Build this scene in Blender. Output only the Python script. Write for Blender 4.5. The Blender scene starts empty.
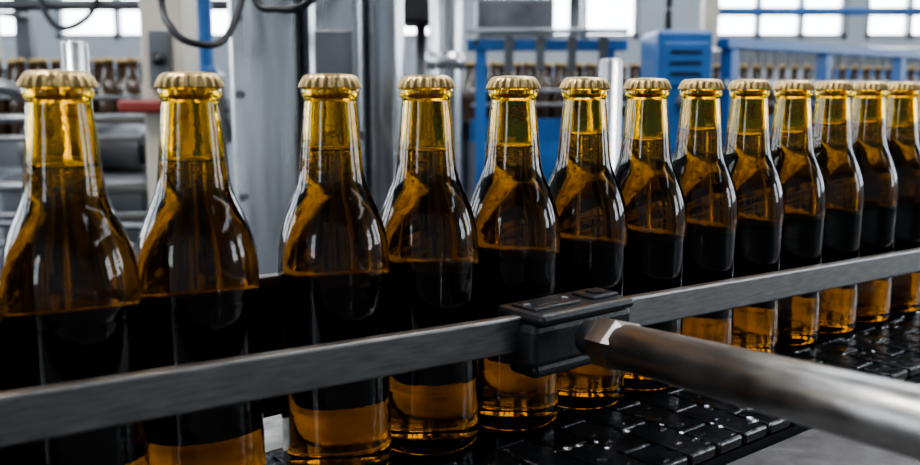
import bpy, bmesh, math, random
from mathutils import Vector, Matrix
random.seed(4)
ZC = 0.95            # conveyor top height
YAW = math.radians(39.1)
ORG = Vector((0.033, 0.562, ZC))
scene = bpy.context.scene
try:
    scene.view_settings.look = 'AgX - Medium High Contrast'
except Exception:
    pass

# ------------------------------------------------------------ materials
def mat(name, col, rough=0.5, metal=0.0, noise=None, bump=0.0, bscale=60, spec=0.5, emit=None, estr=0, coat=0):
    m = bpy.data.materials.new(name); m.use_nodes = True
    nt = m.node_tree; b = nt.nodes['Principled BSDF']
    b.inputs['Base Color'].default_value = (*col, 1)
    b.inputs['Roughness'].default_value = rough
    b.inputs['Metallic'].default_value = metal
    b.inputs['Specular IOR Level'].default_value = spec
    b.inputs['Coat Weight'].default_value = coat
    if emit:
        b.inputs['Emission Color'].default_value = (*emit, 1)
        b.inputs['Emission Strength'].default_value = estr
    tc = nt.nodes.new('ShaderNodeTexCoord')
    if noise:
        sc, amt, stretch = noise
        mp = nt.nodes.new('ShaderNodeMapping'); mp.inputs['Scale'].default_value = stretch
        nt.links.new(tc.outputs['Object'], mp.inputs['Vector'])
        n = nt.nodes.new('ShaderNodeTexNoise'); n.inputs['Scale'].default_value = sc; n.inputs['Detail'].default_value = 6
        nt.links.new(mp.outputs[0], n.inputs['Vector'])
        r = nt.nodes.new('ShaderNodeValToRGB')
        r.color_ramp.elements[0].position = 0.3; r.color_ramp.elements[1].position = 0.7
        r.color_ramp.elements[0].color = (*[max(0, c * (1 - amt)) for c in col], 1)
        r.color_ramp.elements[1].color = (*[min(1, c * (1 + amt)) for c in col], 1)
        nt.links.new(n.outputs['Fac'], r.inputs['Fac'])
        nt.links.new(r.outputs['Color'], b.inputs['Base Color'])
        mr = nt.nodes.new('ShaderNodeMapRange')
        mr.inputs['To Min'].default_value = max(0, rough - .1); mr.inputs['To Max'].default_value = rough + .12
        nt.links.new(n.outputs['Fac'], mr.inputs['Value']); nt.links.new(mr.outputs[0], b.inputs['Roughness'])
    if bump:
        n2 = nt.nodes.new('ShaderNodeTexNoise'); n2.inputs['Scale'].default_value = bscale; n2.inputs['Detail'].default_value = 4
        nt.links.new(tc.outputs['Object'], n2.inputs['Vector'])
        bp = nt.nodes.new('ShaderNodeBump'); bp.inputs['Strength'].default_value = bump; bp.inputs['Distance'].default_value = 0.001
        nt.links.new(n2.outputs['Fac'], bp.inputs['Height']); nt.links.new(bp.outputs[0], b.inputs['Normal'])
    return m

def glass(name, tint, absorb, dens, ior=1.42, bump=0.0, bscale=300):
    m = mat(name, tint, 0.0, bump=bump, bscale=bscale)
    nt = m.node_tree; b = nt.nodes['Principled BSDF']
    b.inputs['Transmission Weight'].default_value = 1.0
    b.inputs['IOR'].default_value = ior
    va = nt.nodes.new('ShaderNodeVolumeAbsorption')
    va.inputs['Color'].default_value = (*absorb, 1); va.inputs['Density'].default_value = dens
    nt.links.new(va.outputs[0], nt.nodes['Material Output'].inputs['Volume'])
    return m

M_glass = glass('amber_glass_beer', (0.97, 0.69, 0.04), (0.62, 0.48, 0.2), 90, 1.47, 0.16, 120)
M_cap = mat('cap_gold', (0.47, 0.335, 0.15), 0.33, 0.9, noise=(120, .25, (1, 1, 1)), bump=.25, bscale=500)
M_steel = mat('brushed_steel', (0.27, 0.265, 0.26), 0.38, 1.0, noise=(60, .2, (1, 8, 8)), bump=.12, bscale=220)
M_rod = mat('worn_steel_tube', (0.27, 0.262, 0.255), 0.33, 1.0, noise=(55, .15, (1, 1, 1)), bump=.15, bscale=160)
M_steel_b = mat('steel_bright', (0.62, 0.63, 0.65), 0.25, 1.0, noise=(5, .25, (8, 8, .6)), bump=.4, bscale=14)
M_steel_m = mat('steel_rail_far', (0.30, 0.31, 0.32), 0.35, 1.0, noise=(9, .2, (1, 1, 1)))
M_steel_d = mat('steel_dull', (0.13, 0.135, 0.145), 0.38, 0.7, noise=(6, .35, (1, 1, 1)))
M_cast = mat('black_plastic', (0.018, 0.020, 0.024), 0.32, 0, bump=.3, bscale=400)
M_belt = mat('belt_plastic', (0.009, 0.010, 0.012), 0.13, 0, noise=(25, .5, (1, 1, 1)), bump=.7, bscale=120)
M_beltgap = mat('belt_gap', (0.006, 0.006, 0.007), 0.5)
M_water = mat('water_drop', (0.95, 0.97, 1), 0.0); M_water.node_tree.nodes['Principled BSDF'].inputs['Transmission Weight'].default_value = 1
M_dark = mat('dark_guard', (0.015, 0.013, 0.012), 0.4)
M_bounce_deck = mat('bounce_deck_steel', (0.46, 0.45, 0.43), 0.3, 0.6, noise=(30, .8, (1, 1, 1)), bump=1, bscale=60)
M_tray = mat('tray_galvanised', (0.085, 0.085, 0.09), 0.5, 0.3, noise=(90, .35, (1, 1, 1)), bump=.6, bscale=150)
M_blue = mat('blue_paint', (0.028, 0.12, 0.34), 0.35, noise=(8, .2, (1, 1, 1)))
M_cream = mat('cream_paint', (0.48, 0.44, 0.36), 0.5, noise=(10, .12, (1, 1, 1)))
M_red = mat('red_paint', (0.20, 0.02, 0.012), 0.4)
M_rubber = mat('black_rubber', (0.01, 0.01, 0.012), 0.35)
M_brown = mat('brown_glass_far', (0.055, 0.028, 0.012), 0.1, 0, coat=.5)
M_floor = mat('concrete', (0.11, 0.11, 0.115), 0.35, 0, noise=(3, .4, (1, 1, 1)), bump=.4, bscale=30)
M_wall = mat('wall_paint', (0.38, 0.41, 0.44), 0.7, noise=(2, .06, (1, 1, 1)))
M_frame = mat('window_frame', (0.28, 0.30, 0.33), 0.5)
M_pane = mat('daylight_pane', (0.9, 0.95, 1), 0.3, emit=(0.88, 0.95, 1.0), estr=8.0)
M_sky = mat('added_roof_glow', (0.9, 0.95, 1), 0.3, emit=(0.92, 0.96, 1.0), estr=4.0)  # emission for the added roof panels
M_ceil = mat('ceiling_panel', (0.20, 0.215, 0.23), 0.7)

# ------------------------------------------------------------ mesh helpers
class B:
    def __init__(s, name): s.bm = bmesh.new(); s.name = name; s.mats = []
    def mi(s, m):
        if m not in s.mats: s.mats.append(m)
        return s.mats.index(m)
    def box(s, x0, x1, y0, y1, z0, z1, m, bev=0.0, M=None):
        t = bmesh.new()
        bmesh.ops.create_cube(t, size=1)
        for v in t.verts:
            v.co = Vector(((x0 + x1) / 2 + v.co.x * (x1 - x0), (y0 + y1) / 2 + v.co.y * (y1 - y0), (z0 + z1) / 2 + v.co.z * (z1 - z0)))
        if bev: bmesh.ops.bevel(t, geom=t.edges[:], offset=bev, segments=2, affect='EDGES', profile=.5)
        s.merge(t, m, M, False)
    def merge(s, t, m, M=None, smooth=True):
        if M is not None: t.transform(M)
        k = s.mi(m); mp = {}
        for v in t.verts: mp[v] = s.bm.verts.new(v.co)
        for f in t.faces:
            nf = s.bm.faces.new([mp[v] for v in f.verts]); nf.material_index = k; nf.smooth = smooth
        t.free()
    def rod(s, a, b, r, m, n=20, r2=None, smooth=True, roll=0):
        a = Vector(a); b = Vector(b); d = b - a
        t = bmesh.new()
        bmesh.ops.create_cone(t, cap_ends=True, segments=n, radius1=r, radius2=r if r2 is None else r2, depth=d.length)
        M = Matrix.Translation((a + b) / 2) @ d.to_track_quat('Z', 'Y').to_matrix().to_4x4() @ Matrix.Rotation(roll, 4, 'Z')
        s.merge(t, m, M, smooth and n > 8)
    def lathe(s, prof, m, n=48, flip=False, off=(0, 0, 0), radf=None):
        k = s.mi(m); rings = []
        for j, (r, z) in enumerate(prof):
            if r < 1e-6: rings.append([s.bm.verts.new((off[0], off[1], off[2] + z))]); continue
            ring = []
            for i in range(n):
                a = 2 * math.pi * i / n
                rr = r if radf is None else radf(r, j, a)
                ring.append(s.bm.verts.new((off[0] + rr * math.cos(a), off[1] + rr * math.sin(a), off[2] + z)))
            rings.append(ring)
        for A, C in zip(rings, rings[1:]):
            for i in range(n):
                j = (i + 1) % n
                if len(A) == 1 and len(C) == 1: continue
                if len(A) == 1: vs = [A[0], C[j], C[i]]
                elif len(C) == 1: vs = [A[i], A[j], C[0]]
                else: vs = [A[i], A[j], C[j], C[i]]
                if flip: vs = vs[::-1]
                f = s.bm.faces.new(vs); f.material_index = k; f.smooth = True
    def tube(s, pts, r, m, n=10):
        P = [Vector(p) for p in pts]; P = [2 * P[0] - P[1]] + P + [2 * P[-1] - P[-2]]
        path = []
        for i in range(1, len(P) - 2):
            for q in range(8):
                t = q / 8
                path.append(0.5 * ((2 * P[i]) + (-P[i - 1] + P[i + 1]) * t + (2 * P[i - 1] - 5 * P[i] + 4 * P[i + 1] - P[i + 2]) * t * t + (-P[i - 1] + 3 * P[i] - 3 * P[i + 1] + P[i + 2]) * t ** 3))
        path.append(P[-2]); k = s.mi(m); prev = None
        for i, p in enumerate(path):
            d = (path[min(i + 1, len(path) - 1)] - path[max(i - 1, 0)]).normalized()
            q = d.to_track_quat('Z', 'Y').to_matrix()
            ring = [s.bm.verts.new(p + q @ Vector((r * math.cos(2 * math.pi * a / n), r * math.sin(2 * math.pi * a / n), 0))) for a in range(n)]
            if prev:
                for a in range(n):
                    f = s.bm.faces.new([prev[a], prev[(a + 1) % n], ring[(a + 1) % n], ring[a]]); f.material_index = k; f.smooth = True
            prev = ring
    def obj(s, loc=(0, 0, 0), rz=0, parent=None):
        me = bpy.data.meshes.new(s.name); s.bm.to_mesh(me); s.bm.free()
        for m in s.mats: me.materials.append(m)
        o = bpy.data.objects.new(s.name, me); scene.collection.objects.link(o)
        o.location = loc; o.rotation_euler = (0, 0, rz)
        if parent: o.parent = parent
        return o
def empty(name, loc=(0, 0, 0), rz=0):
    e = bpy.data.objects.new(name, None); e.empty_display_size = .05; scene.collection.objects.link(e)
    e.location = loc; e.rotation_euler = (0, 0, rz); return e

# ------------------------------------------------------------ bottle meshes
mm = 0.001
def smooth_prof(keys, sub=5):
    out = []
    P = [keys[0]] + keys + [keys[-1]]
    for i in range(1, len(P) - 2):
        for q in range(sub):
            t = q / sub
            f = lambda a, b, c, d: 0.5 * (2 * b + (-a + c) * t + (2 * a - 5 * b + 4 * c - d) * t * t + (-a + 3 * b - 3 * c + d) * t ** 3)
            out.append((f(P[i-1][0], P[i][0], P[i+1][0], P[i+2][0]), f(P[i-1][1], P[i][1], P[i+1][1], P[i+2][1])))
    out.append(keys[-1]); return out
shoulder = smooth_prof([(29.7, 112), (29.5, 119), (28.3, 128), (25.8, 137), (22.4, 145.5), (19.2, 153), (17.3, 160), (16.4, 168), (15.5, 178), (14.5, 189), (13.6, 198)], 4)
prof = [(0, 3.5), (12, 3.2), (20, 1.8), (23.5, 0.3), (25.5, 0), (27.6, 0.6), (29.0, 2.2), (29.6, 4.5), (29.7, 8), (29.7, 34), (29.45, 35.5), (29.3, 38), (29.3, 102), (29.45, 105), (29.7, 106.5)] + shoulder + \
       [(13.6, 199.5), (14.6, 200.4), (15.0, 202), (14.9, 204), (14.2, 205.2), (13.2, 206), (13.0, 210), (12.2, 211), (0, 211)]
prof = [(r * mm, z * mm) for r, z in prof]
def inner(z):
    pr = [(r, zz) for r, zz in shoulder]
    for (r0, z0), (r1, z1) in zip(pr, pr[1:]):
        if z0 <= z <= z1: return r0 + (r1 - r0) * (z - z0) / (z1 - z0) - 2.6
    return 11.0
def glass_mesh(FILL, seed):
    rnd = random.Random(seed)
    cav = [(0, FILL), (inner(FILL) - 1.5, FILL), (inner(FILL) - .3, FILL + .6), (inner(FILL + 2), FILL + 2)] + [(inner(z), z) for z in range(int(FILL) + 6, 198, 4)] + [(11, 200), (10.6, 208), (9.5, 209.5), (0, 209.8)]
    cav = [(r * mm, z * mm) for r, z in cav]
    b = B('glass'); b.lathe(prof, M_glass, 72); b.lathe(cav, M_glass, 48, flip=True)
    # small air bubbles clinging inside around the beer surface and neck
    for k in range(120):
        a = rnd.uniform(0, 6.283); z = FILL - abs(rnd.gauss(0, 7)) - 1.2
        if z < 150: continue
        rr = inner(z) * rnd.uniform(.86, 1.0); r = rnd.uniform(.25, .8)
        t = bmesh.new(); bmesh.ops.create_uvsphere(t, u_segments=8, v_segments=6, radius=r * mm)
        bmesh.ops.reverse_faces(t, faces=t.faces[:])
        b.merge(t, M_glass, Matrix.Translation((rr * math.cos(a) * mm, rr * math.sin(a) * mm, z * mm)))
    o = b.obj(); me = o.data; bpy.data.objects.remove(o); return me
glass_mes = [glass_mesh(f, i) for i, f in enumerate((173, 175.5, 170, 178))]
NF = 21
capk = [(0, 7.6), (7, 7.55), (11.5, 7.2), (13.3, 6.4), (14.2, 5.2), (14.6, 3.8), (15.0, 2.4), (15.4, 1.1), (15.7, 0.2), (15.4, 0.1), (14.6, 1.2), (13.9, 3.6), (0, 6.4)]
amp = [0, 0, 0, .0, .25, .6, .85, .95, 1.0, .85, .6, .2, 0]
def capr(r, j, a): return r + amp[j] * mm * math.cos(NF * a)
b = B('cap'); b.lathe([(r * mm, z * mm) for r, z in capk][::-1], M_cap, NF * 8, radf=lambda r, j, a: capr(r, len(capk) - 1 - j, a))
t_ = b.obj(); cap_me = t_.data; bpy.data.objects.remove(t_)

DX = [-222, -176.0, -129.3, -67.5, -19, 32, 80, 127.5, 174.2, 221, 268, 315, 361.7, 408.5, 455.3, 502, 549]
for n_, X in enumerate(DX):
    i = n_ - 1
    e = empty('beer_bottle', (X * mm, (410 + 38.0 * i) * mm, ZC + .0003), random.uniform(0, 6.28))
    g = bpy.data.objects.new('glass_body', random.choice(glass_mes)); c = bpy.data.objects.new('crown_cap', cap_me)
    for o in (g, c): scene.collection.objects.link(o); o.parent = e
    c.location = (0, 0, 204.8 * mm); c.rotation_euler = (random.uniform(-.01, .01), random.uniform(-.01, .01), random.uniform(0, 1))

# ------------------------------------------------------------ conveyor (local frame: x along row, y to the back)
conv = empty('conveyor', ORG, YAW)
b = B('belt_links')
P0, P1 = -0.112, 0.046
t0, t1 = -0.62, 1.15
pitch = 0.0262
row = 0; x = t0
while x < t1:
    off = (row % 2) * 0.026
    edges = [P0]
    yy = P0 + 0.026 + off
    while yy < P1 - 0.01: edges.append(yy); yy += 0.052
    edges.append(P1)
    for a, c in zip(edges, edges[1:]):
        b.box(x + .0012, x + pitch - .0012, a + .001, c - .001, -.007, 0, M_belt, .0016)
        k = a + .006
        while k < c - .008:
            b.box(x - .0022, x + .003, k, k + .0055, -.008, -.0006, M_belt)
            k += .013
    x += pitch; row += 1
b.obj(parent=conv)
b = B('belt_bed'); b.box(t0, t1, P0 + .002, P1, -.030, -.0085, M_beltgap); b.obj(parent=conv)
b = B('drip_tray'); b.box(t0, t1, P0 - .20, P0 - .003, -.016, -.011, M_tray, .001)
b.box(t0, t1, P0 - .204, P0 - .20, -.030, -.005, M_tray); b.obj(parent=conv)
b = B('side_frame')
b.box(t0, t1, P0 - .004, P0 + .0015, -.14, -.0165, M_steel_d)
b.box(t0, t1, .20, .212, -.14, -.004, M_steel_d)
for xx in (-.45, .2, .9):
    b.box(xx, xx + .05, P0 + .01, P0 + .05, -.95, -.031, M_steel_d)
    b.box(xx, xx + .05, .15, .19, -.95, -.008, M_steel_d)
b.obj(parent=conv)
b = B('rear_bounce_deck'); b.box(t0, t1, .048, .20, -.008, -.001, M_bounce_deck, .001); b.obj(parent=conv)  # bright plate added behind the bottles so their bases show amber light
b = B('rear_guide'); b.box(t0, t1, .040, .0435, .022, .097, M_dark, .001)
b.box(t0, t1, .0365, .0445, .0972, .1035, M_steel, .001)
x = t0 + .1
while x < t1:
    b.rod((x, .05, -.001), (x, .05, .09), .005, M_steel_d); x += .3
b.obj(parent=conv)
b = B('water_drops')
for k in range(260):
    r = random.choice([.0007, .0010, .0014, .0019]) * random.uniform(.7, 1.2)
    px_, py_ = random.uniform(-.35, .7), random.uniform(P0 + .004, -.03)
    t = bmesh.new(); bmesh.ops.create_uvsphere(t, u_segments=10, v_segments=6, radius=r)
    b.merge(t, M_water, Matrix.Translation((px_, py_, r * .25)) @ Matrix.Diagonal((1.4, 1, .5, 1)))
b.obj(parent=conv)

# ------------------------------------------------------------ front guide rail
rail = empty('guide_rail', ORG, YAW)
def bar(name, xa, ha, xb, hb):
    L = xb - xa; ang = math.atan2(hb - ha, L)
    q = B(name); q.box(0, L, -.004, .004, -.010, .010, M_steel, .0014)
    o = q.obj(parent=rail); o.location = (xa, -.046, ha); o.rotation_euler = (0, -ang, 0); return o
bar('rail_bar_a', -.45, .0865, -.018, .0695)
bar('rail_bar_b', -.002, .0695, .85, .045)
q = B('clamp_block')
q.box(-.041, .040, -.062, -.030, -.018, .0055, M_cast, .0035)
q.box(-.039, .038, -.066, -.028, .0060, .0125, M_cast, .003)
q.box(-.035, .002, -.056, -.036, .0120, .0142, M_cast, .001)
q.box(-.028, -.008, -.051, -.042, .0135, .0146, M_beltgap, .0003)
q.rod((-.032, -.046, .0135), (-.032, -.046, .0150), .0025, M_steel_d, 12)
q.rod((-.002, -.046, .0135), (-.002, -.046, .0150), .0025, M_steel_d, 12)
q.box(.012, .034, -.056, -.038, .0120, .0145, M_cast, .001)
q.rod((.023, -.047, .0135), (.023, -.047, .0155), .006, M_beltgap, 6)
q.box(-.035, .033, -.057, -.034, -.0265, -.0185, M_cast, .003)
o = q.obj(parent=rail); o.location = (0, 0, .071)
Minv = (Matrix.Translation(ORG) @ Matrix.Rotation(YAW, 4, 'Z')).inverted()
A = Minv @ Vector((.0835, .466, ZC + .0730)); C = Minv @ Vector((.186, .200, ZC + .1075))
d = (C - A).normalized()
q = B('support_rod')
q.rod(A - d * .014, A + d * .003, .0145, M_rod, 6, roll=.3)
q.rod(A + d * .003, A + d * .008, .0145, M_rod, 6, r2=.0124, roll=.3)
q.rod(A - d * .032, A - d * .013, .0100, M_cast, 20)
q.rod(A + d * .006, C, .0120, M_rod, 40)
q.rod(C + Vector((0, 0, .03)), Vector((C.x, C.y, -ZC)), .016, M_steel, 24)
q.rod(Vector((C.x, C.y, -ZC)), Vector((C.x, C.y, -ZC + .01)), .06, M_steel_d, 24)
q.obj(parent=rail)

# ------------------------------------------------------------ background machinery (world coordinates)
b = B('steel_machine_column')
b.box(-.335, -.236, 1.36, 1.60, 0, 2.4, M_steel_b, .006)
b.box(-.232, -.222, 1.40, 1.60, 0, 2.4, M_steel_d)
b.box(-.216, -.140, 1.33, 1.58, 0, 2.4, M_steel_b, .012)
b.rod((-.114, 1.42, 0), (-.114, 1.42, 2.4), .030, M_steel_b, 32)
b.box(-.350, -.085, 1.34, 1.62, 0, .72, M_steel_d, .01)
b.box(-.205, -.15, 1.322, 1.332, 1.17, 1.24, M_steel_d, .003)
b.box(-.222, -.135, 1.325, 1.335, 1.085, 1.10, M_steel_d, .002)
for z in (1.26, 1.15, 1.0): b.rod((-.32, 1.352, z), (-.32, 1.362, z), .006, M_steel_d, 6)
b.obj()
b = B('control_cable')
b.tube([(-.40, 1.25, 1.60), (-.392, 1.24, 1.30), (-.372, 1.22, 1.235), (-.34, 1.22, 1.215), (-.31, 1.25, 1.225), (-.30, 1.33, 1.30), (-.30, 1.35, 1.36)], .005, M_rubber)
b.tube([(-.30, 1.28, 1.45), (-.275, 1.26, 1.285), (-.24, 1.25, 1.262), (-.20, 1.25, 1.27), (-.175, 1.28, 1.32), (-.17, 1.325, 1.42)], .0055, M_rubber)
b.tube([(-.30, 1.27, 1.46), (-.27, 1.25, 1.30), (-.235, 1.24, 1.278), (-.205, 1.24, 1.285), (-.18, 1.28, 1.34), (-.175, 1.325, 1.44)], .004, M_rubber)
b.obj()
b = B('cream_machine_post')
b.box(-.605, -.525, 1.78, 1.90, 0, 2.3, M_cream, .008)
b.box(-.585, -.545, 1.765, 1.782, 1.16, 1.27, M_steel_d, .003)
b.rod((-.565, 1.755, 1.215), (-.565, 1.768, 1.215), .012, M_rubber)
b.box(-.64, -.525, 1.74, 1.779, 1.115, 1.14, M_red, .006)
b.obj()
b = B('blue_pipe'); b.rod((-.556, 2.05, 0), (-.556, 2.05, 2.4), .019, M_blue, 24)
b.rod((-.556, 2.05, 1.18), (-.556, 2.05, 1.21), .027, M_blue, 24); b.obj()
b = B('dark_control_box'); b.box(-.135, -.03, 2.1, 2.25, 1.305, 1.75, M_rubber, .01); b.rod((-.09, 2.17, 0), (-.09, 2.17, 1.31), .012, M_steel_d); b.obj()
b = B('steel_pillar'); b.rod((-.03, 1.95, 0), (-.03, 1.95, 2.4), .034, M_steel_b, 32)
b.rod((-.03, 1.95, 1.20), (-.03, 1.95, 1.235), .040, M_steel_b, 32); b.rod((-.03, 1.95, 0), (-.03, 1.95, .02), .08, M_steel_d); b.obj()
for nm, X, Y, zt in (('rail_post', -.418, 1.02, 1.205), ('rail_post', .196, 1.22, 1.193)):
    b = B(nm); b.rod((X, Y, 0), (X, Y, zt), .0145, M_steel_b, 24); b.rod((X, Y, zt), (X, Y, zt + .003), .0145, M_steel_b, 24, r2=.011); b.box(X - .03, X + .03, Y - .03, Y + .03, 0, .012, M_steel_d); b.obj()
b = B('pump_and_pipework')
b.box(-.98, -.66, 1.95, 2.20, 0, .98, M_steel_d, .015)
b.rod((-.95, 2.05, 1.03), (-.70, 2.05, 1.03), .055, M_steel_d, 28)
b.rod((-.70, 2.05, 1.03), (-.64, 2.05, 1.03), .035, M_steel_m, 24)
for z, r in ((1.10, .010), (1.06, .007), (.96, .012), (.90, .008)): b.rod((-1.3, 1.90, z), (-.62, 1.90, z), r, M_steel_m, 12)
b.tube([(-1.2, 1.9, .2), (-1.2, 1.9, .9), (-1.17, 1.9, 1.12), (-1.05, 1.9, 1.17), (-.9, 1.93, 1.15), (-.85, 2.02, 1.05)], .016, M_steel_m, 14)
for X in (-1.28, -.64): b.box(X, X + .02, 1.89, 1.91, 0, 1.11, M_steel_d)
b.obj()
# overhead pipe bridge on legs behind the left machines
b = B('overhead_pipe_bridge')
for z, r, m in ((1.52, .03, M_steel_m), (1.44, .018, M_steel_d), (1.62, .022, M_steel_b)):
    b.rod((-2.4, 3.15, z), (-.66, 3.15, z), r, m, 20)
for X in (-2.3, -1.5, -.72):
    b.box(X, X + .05, 3.18, 3.23, 0, 1.75, M_steel_d, .004); b.box(X - .01, X + .06, 3.10, 3.2, 1.40, 1.415, M_steel_d)
    b.tube([(X + .12, 3.15, 1.60), (X + .13, 3.1, 1.45), (X + .2, 3.08, 1.36), (X + .3, 3.1, 1.42), (X + .32, 3.15, 1.60)], .010, M_rubber)
b.obj()

fp = [(0, 0), (28, 0), (29, 3), (29, 112), (27, 130), (21, 147), (17, 160), (14, 198), (15, 201), (15, 206), (0, 207)]
def far_conveyor(name, ax, ay, bx, by, z, bottles=True, rails=True, width=.2, step=.075, blue=False):
    a = Vector((ax, ay, 0)); c = Vector((bx, by, 0)); L = (c - a).length; ang = math.atan2(by - ay, bx - ax)
    root = empty(name, a, ang)
    q = B('frame'); fm = M_blue if blue else M_steel_d
    q.box(0, L, -width / 2, width / 2, z - .02, z, M_belt)
    q.box(0, L, -width / 2 - .012, -width / 2, z - .07, z + .01, fm, .002)
    q.box(0, L, width / 2, width / 2 + .012, z - .07, z + .01, fm, .002)
    n = max(2, int(L / .7))
    for k in range(n + 1):
        x = .02 + k * (L - .08) / n
        q.box(x, x + .04, -width / 2, -width / 2 + .04, 0, z - .02, M_steel_d)
        q.box(x, x + .04, width / 2 - .04, width / 2, 0, z - .02, M_steel_d)
        q.box(x, x + .03, -width / 2, width / 2, .3, .34, M_steel_d)
        if rails:
            q.rod((x, -width / 2 - .02, z - .06), (x, -width / 2 - .02, z + .12), .006, M_steel_m, 8)
            q.rod((x, width / 2 + .02, z - .06), (x, width / 2 + .02, z + .12), .006, M_steel_m, 8)
    if rails:
        for h in (.06, .11):
            q.rod((0, -width / 2 - .01, z + h), (L, -width / 2 - .01, z + h), .006, M_steel_m, 8)
            q.rod((0, width / 2 + .01, z + h), (L, width / 2 + .01, z + h), .006, M_steel_m, 8)
    q.obj(parent=root)
    if bottles:
        q = B('bottles_in_transit')
        x = .05
        while x < L - .05:
            for yy in (-.035, .035):
                off = (x + random.uniform(-.004, .004), yy, z)
                q.lathe([(r * mm, zz * mm) for r, zz in fp], M_brown, 12, off=off)
                q.rod((off[0], yy, z + .200), (off[0], yy, z + .212), .0155, M_cap, 10)
            x += step
        q.obj(parent=root)
    return root
far_conveyor('filling_line_conveyor', -2.6, 2.75, -.75, 2.45, 1.03, step=.064)
far_conveyor('filling_line_conveyor', .0, 3.35, 3.2, 4.6, 1.05, step=.064, blue=True)
far_conveyor('filling_line_conveyor', -3.5, 4.2, 3.5, 5.4, .98, step=.07)
far_conveyor('return_conveyor', -1.6, 1.45, -.42, 1.30, .84, bottles=False, width=.16)
far_conveyor('return_conveyor', -.05, 1.52, 1.5, 2.4, .80, bottles=False, width=.18)
far_conveyor('return_conveyor', .85, 2.45, 2.6, 3.4, .92, bottles=False, width=.18, blue=True)

b = B('blue_drive_cabinet')
b.box(.545, .70, 2.60, 2.85, .98, 1.325, M_blue, .012)
b.box(.56, .685, 2.592, 2.602, 1.17, 1.29, M_blue, .004)
b.rod((.62, 2.585, 1.13), (.62, 2.60, 1.13), .02, M_steel_d)
for z in (1.20, 1.23, 1.26): b.box(.58, .665, 2.588, 2.594, z, z + .008, M_rubber)
b.tube([(.60, 2.72, 1.32), (.60, 2.72, 1.42), (.63, 2.72, 1.50), (.70, 2.74, 1.60)], .012, M_rubber)
for X in (.56, .66): b.box(X, X + .03, 2.64, 2.68, 0, .98, M_blue)
b.obj()
b = B('blue_overhead_beam')
b.box(.02, .535, 3.0, 3.06, 1.285, 1.32, M_blue, .004)
for X in (.05, .46): b.box(X, X + .035, 3.01, 3.05, 0, 1.285, M_blue)
b.rod((.02, 2.97, 1.345), (.53, 2.97, 1.345), .008, M_steel_m, 10)
b.rod((.05, 2.97, 1.30), (.05, 2.97, 1.345), .008, M_steel_m, 10)
for X in (.14, .24, .34, .44): b.box(X, X + .03, 2.985, 3.0, 1.22, 1.33, M_steel_d, .002)
b.obj()
b = B('blue_guard_rail')
a = Vector((.74, 2.66, 0)); c = Vector((2.05, 3.815, 0)); L = (c - a).length
b.box(0, L, -.02, .02, 1.275, 1.305, M_blue, .004); b.box(0, L, -.015, .015, 1.17, 1.19, M_steel_m, .003)
for k in range(4):
    x = .02 + k * (L - .1) / 3; b.box(x, x + .04, -.018, .018, 0, 1.275, M_blue, .003)
b.obj(loc=a, rz=math.atan2(1.155, 1.31))
b = B('bottle_washer_machine')
b.box(-2.6, -1.0, 3.5, 4.0, .15, 1.24, M_steel_d, .02)
b.box(-2.5, -1.1, 3.47, 3.5, .35, 1.1, M_steel_b, .01)
for X in (-2.5, -1.8, -1.15): b.box(X, X + .07, 3.5, 3.57, 1.24, 2.1, M_cream, .01); b.box(X, X + .07, 3.55, 3.62, 0, .16, M_steel_d)
b.obj()
b = B('packing_machine')
b.box(-.3, .9, 5.9, 6.6, .1, 1.45, M_wall, .02); b.box(-.2, .3, 5.87, 5.9, .5, 1.3, M_steel_b, .01); b.box(.4, .8, 5.87, 5.9, .5, 1.3, M_blue, .01)
b.box(-.3, .9, 5.95, 6.5, 0, .1, M_steel_d)
b.box(.1, .6, 6.0, 6.3, 1.45, 1.75, M_steel_d, .02); b.rod((.75, 6.2, 1.45), (.75, 6.2, 2.4), .04, M_steel_m)
b.obj()
b = B('palletizer_machine')
b.box(1.6, 3.2, 6.2, 7.0, .1, 1.45, M_steel_b, .02); b.box(1.7, 2.3, 6.17, 6.2, .4, 1.3, M_wall, .01); b.box(2.4, 3.1, 6.17, 6.2, .4, 1.3, M_blue, .01)
for X in (1.6, 3.1): b.box(X, X + .1, 6.2, 6.3, 1.45, 2.6, M_cream)
b.box(1.6, 3.2, 6.25, 6.95, 0, .1, M_steel_d); b.box(1.6, 3.2, 6.2, 6.3, 2.6, 2.7, M_blue)
b.rod((1.7, 6.25, 1.68), (3.1, 6.25, 1.68), .03, M_blue)
b.obj()

# ------------------------------------------------------------ room
XL, XR, YF, YB, H = -7, 9, -5, 8.4, 4.6
b = B('floor'); b.box(XL - .2, XR + .2, YF - .2, YB + .2, -.1, 0, M_floor); b.obj()
zb, zt = 1.62, 3.6
wn = [0]
def wall(name, wins, axis, pos, lo, hi, out, zb, zt):
    def bx(bb, a0, a1, d0, d1, z0, z1, m):
        p0, p1 = sorted((pos + out * d0, pos + out * d1))
        if axis == 'x': bb.box(a0, a1, p0, p1, z0, z1, m)
        else: bb.box(p0, p1, a0, a1, z0, z1, m)
    w = B(name)
    bx(w, lo, hi, 0, .2, 0, zb, M_wall); bx(w, lo, hi, 0, .2, zt, H, M_wall)
    xs = [lo] + [v for q in wins for v in q] + [hi]
    for k in range(0, len(xs), 2): bx(w, xs[k], xs[k + 1], 0, .2, zb, zt, M_wall)
    w.obj()
    for xa, xb in wins:
        wn[0] += 1
        q = B('window_%d' % wn[0])
        bx(q, xa, xb, .10, .12, zb, zt, M_pane)
        bx(q, xa, xb, .02, .10, zb, zb + .05, M_frame); bx(q, xa, xb, .02, .10, zt - .05, zt, M_frame)
        for j in range(4):
            x = xa + (xb - xa - .05) * j / 3; bx(q, x, x + .05, .02, .10, zb, zt, M_frame)
        bx(q, xa, xb, .03, .10, 2.5, 2.55, M_frame)
        q.obj()
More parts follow.
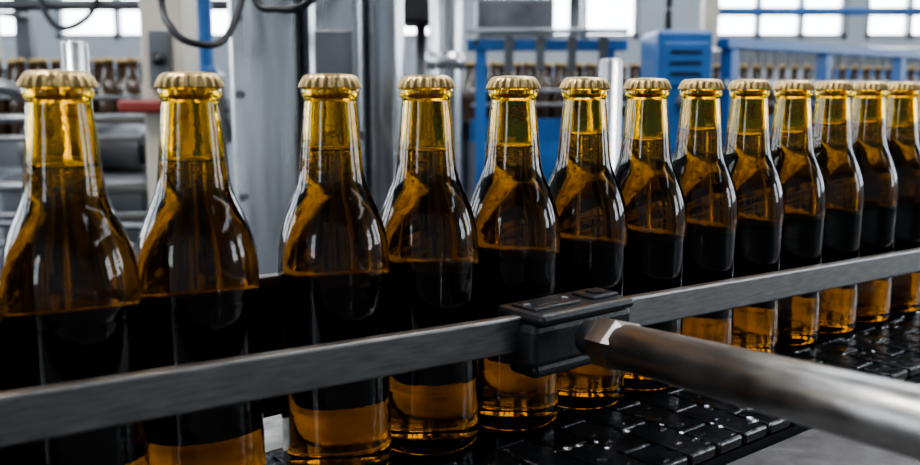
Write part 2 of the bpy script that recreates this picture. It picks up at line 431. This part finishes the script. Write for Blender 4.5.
wall('wall_back', [(-5.6, -3.9), (-3.6, -2.0), (-1.7, -.2), (.15, 1.60), (2.25, 3.45), (3.6, 4.8), (5.1, 6.6)], 'x', YB, XL, XR, 1, zb, zt)
wall('wall_left', [(-4, -2.4), (-1.6, 0), (.8, 2.4), (3.2, 4.8), (5.6, 7.2)], 'y', XL, YF, YB, -1, 1.2, zt)
wall('wall_right', [(0, 1.6), (3.2, 4.8), (5.6, 7.2)], 'y', XR, YF, YB, 1, 1.2, zt)
wall('wall_front', [(-4.5, -3.3)], 'x', YF, XL, XR, -1, 1.2, zt)
b = B('ceiling')
sky = [(-5.2, -4.4), (-2.2, -1.4), (.8, 1.6), (3.8, 4.6), (6.6, 7.4)]
b.box(XL, XR, YF, -1.5, H, H + .2, M_ceil); b.box(XL, XR, 7.6, YB, H, H + .2, M_ceil)
xs = [XL] + [v for q in sky for v in q] + [XR]
for k in range(0, len(xs), 2): b.box(xs[k], xs[k + 1], -1.5, 7.6, H, H + .2, M_ceil)
b.obj()
for k, (xa, xb) in enumerate(sky):
    b = B('added_roof_panel'); b.box(xa, xb, -1.5, 7.6, H + .1, H + .12, M_sky)  # unseen glowing panels added to light the hall from above
    for j in range(6):
        y = -1.5 + j * 1.81; b.box(xa, xb, y, y + .05, H, H + .1, M_frame)
    b.obj()

# ------------------------------------------------------------ lights
def area(name, loc, rot, sx, sy, e, col=(1, 1, 1)):
    l = bpy.data.lights.new(name, 'AREA'); l.shape = 'RECTANGLE'; l.size = sx; l.size_y = sy; l.energy = e; l.color = col
    o = bpy.data.objects.new(name, l); scene.collection.objects.link(o); o.location = loc; o.rotation_euler = rot; return o
area('added_overhead_light', (-.9, .4, 2.7), (0, math.radians(-12), .3), .10, .9, 34, (1, .98, .95))  # added strip light, kept narrow for sharp highlights on the bottle shoulders
area('added_overhead_light', (1.2, 1.2, 3.0), (0, 0, .3), .14, 1.4, 34, (1, .98, .95))  # second added strip light for bottle highlights, no fixture modelled
area('added_overhead_light', (1.6, 4.6, 3.8), (0, 0, 0), 3.0, 1.2, 60, (.93, .97, 1))  # added overhead area light for the hall behind

w = bpy.data.worlds.new('World'); scene.world = w; w.use_nodes = True
w.node_tree.nodes['Background'].inputs['Color'].default_value = (.82, .90, 1, 1)
w.node_tree.nodes['Background'].inputs['Strength'].default_value = .5

# ------------------------------------------------------------ camera
cd = bpy.data.cameras.new('camera'); cam = bpy.data.objects.new('camera', cd); scene.collection.objects.link(cam)
cam.location = (0, 0, ZC + .203); cam.rotation_euler = (math.radians(90 - 8.61), 0, 0)
cd.sensor_width = 36; cd.lens = 36.2; cd.clip_start = .01
cd.dof.use_dof = True; cd.dof.focus_distance = .57; cd.dof.aperture_fstop = 8
scene.camera = cam
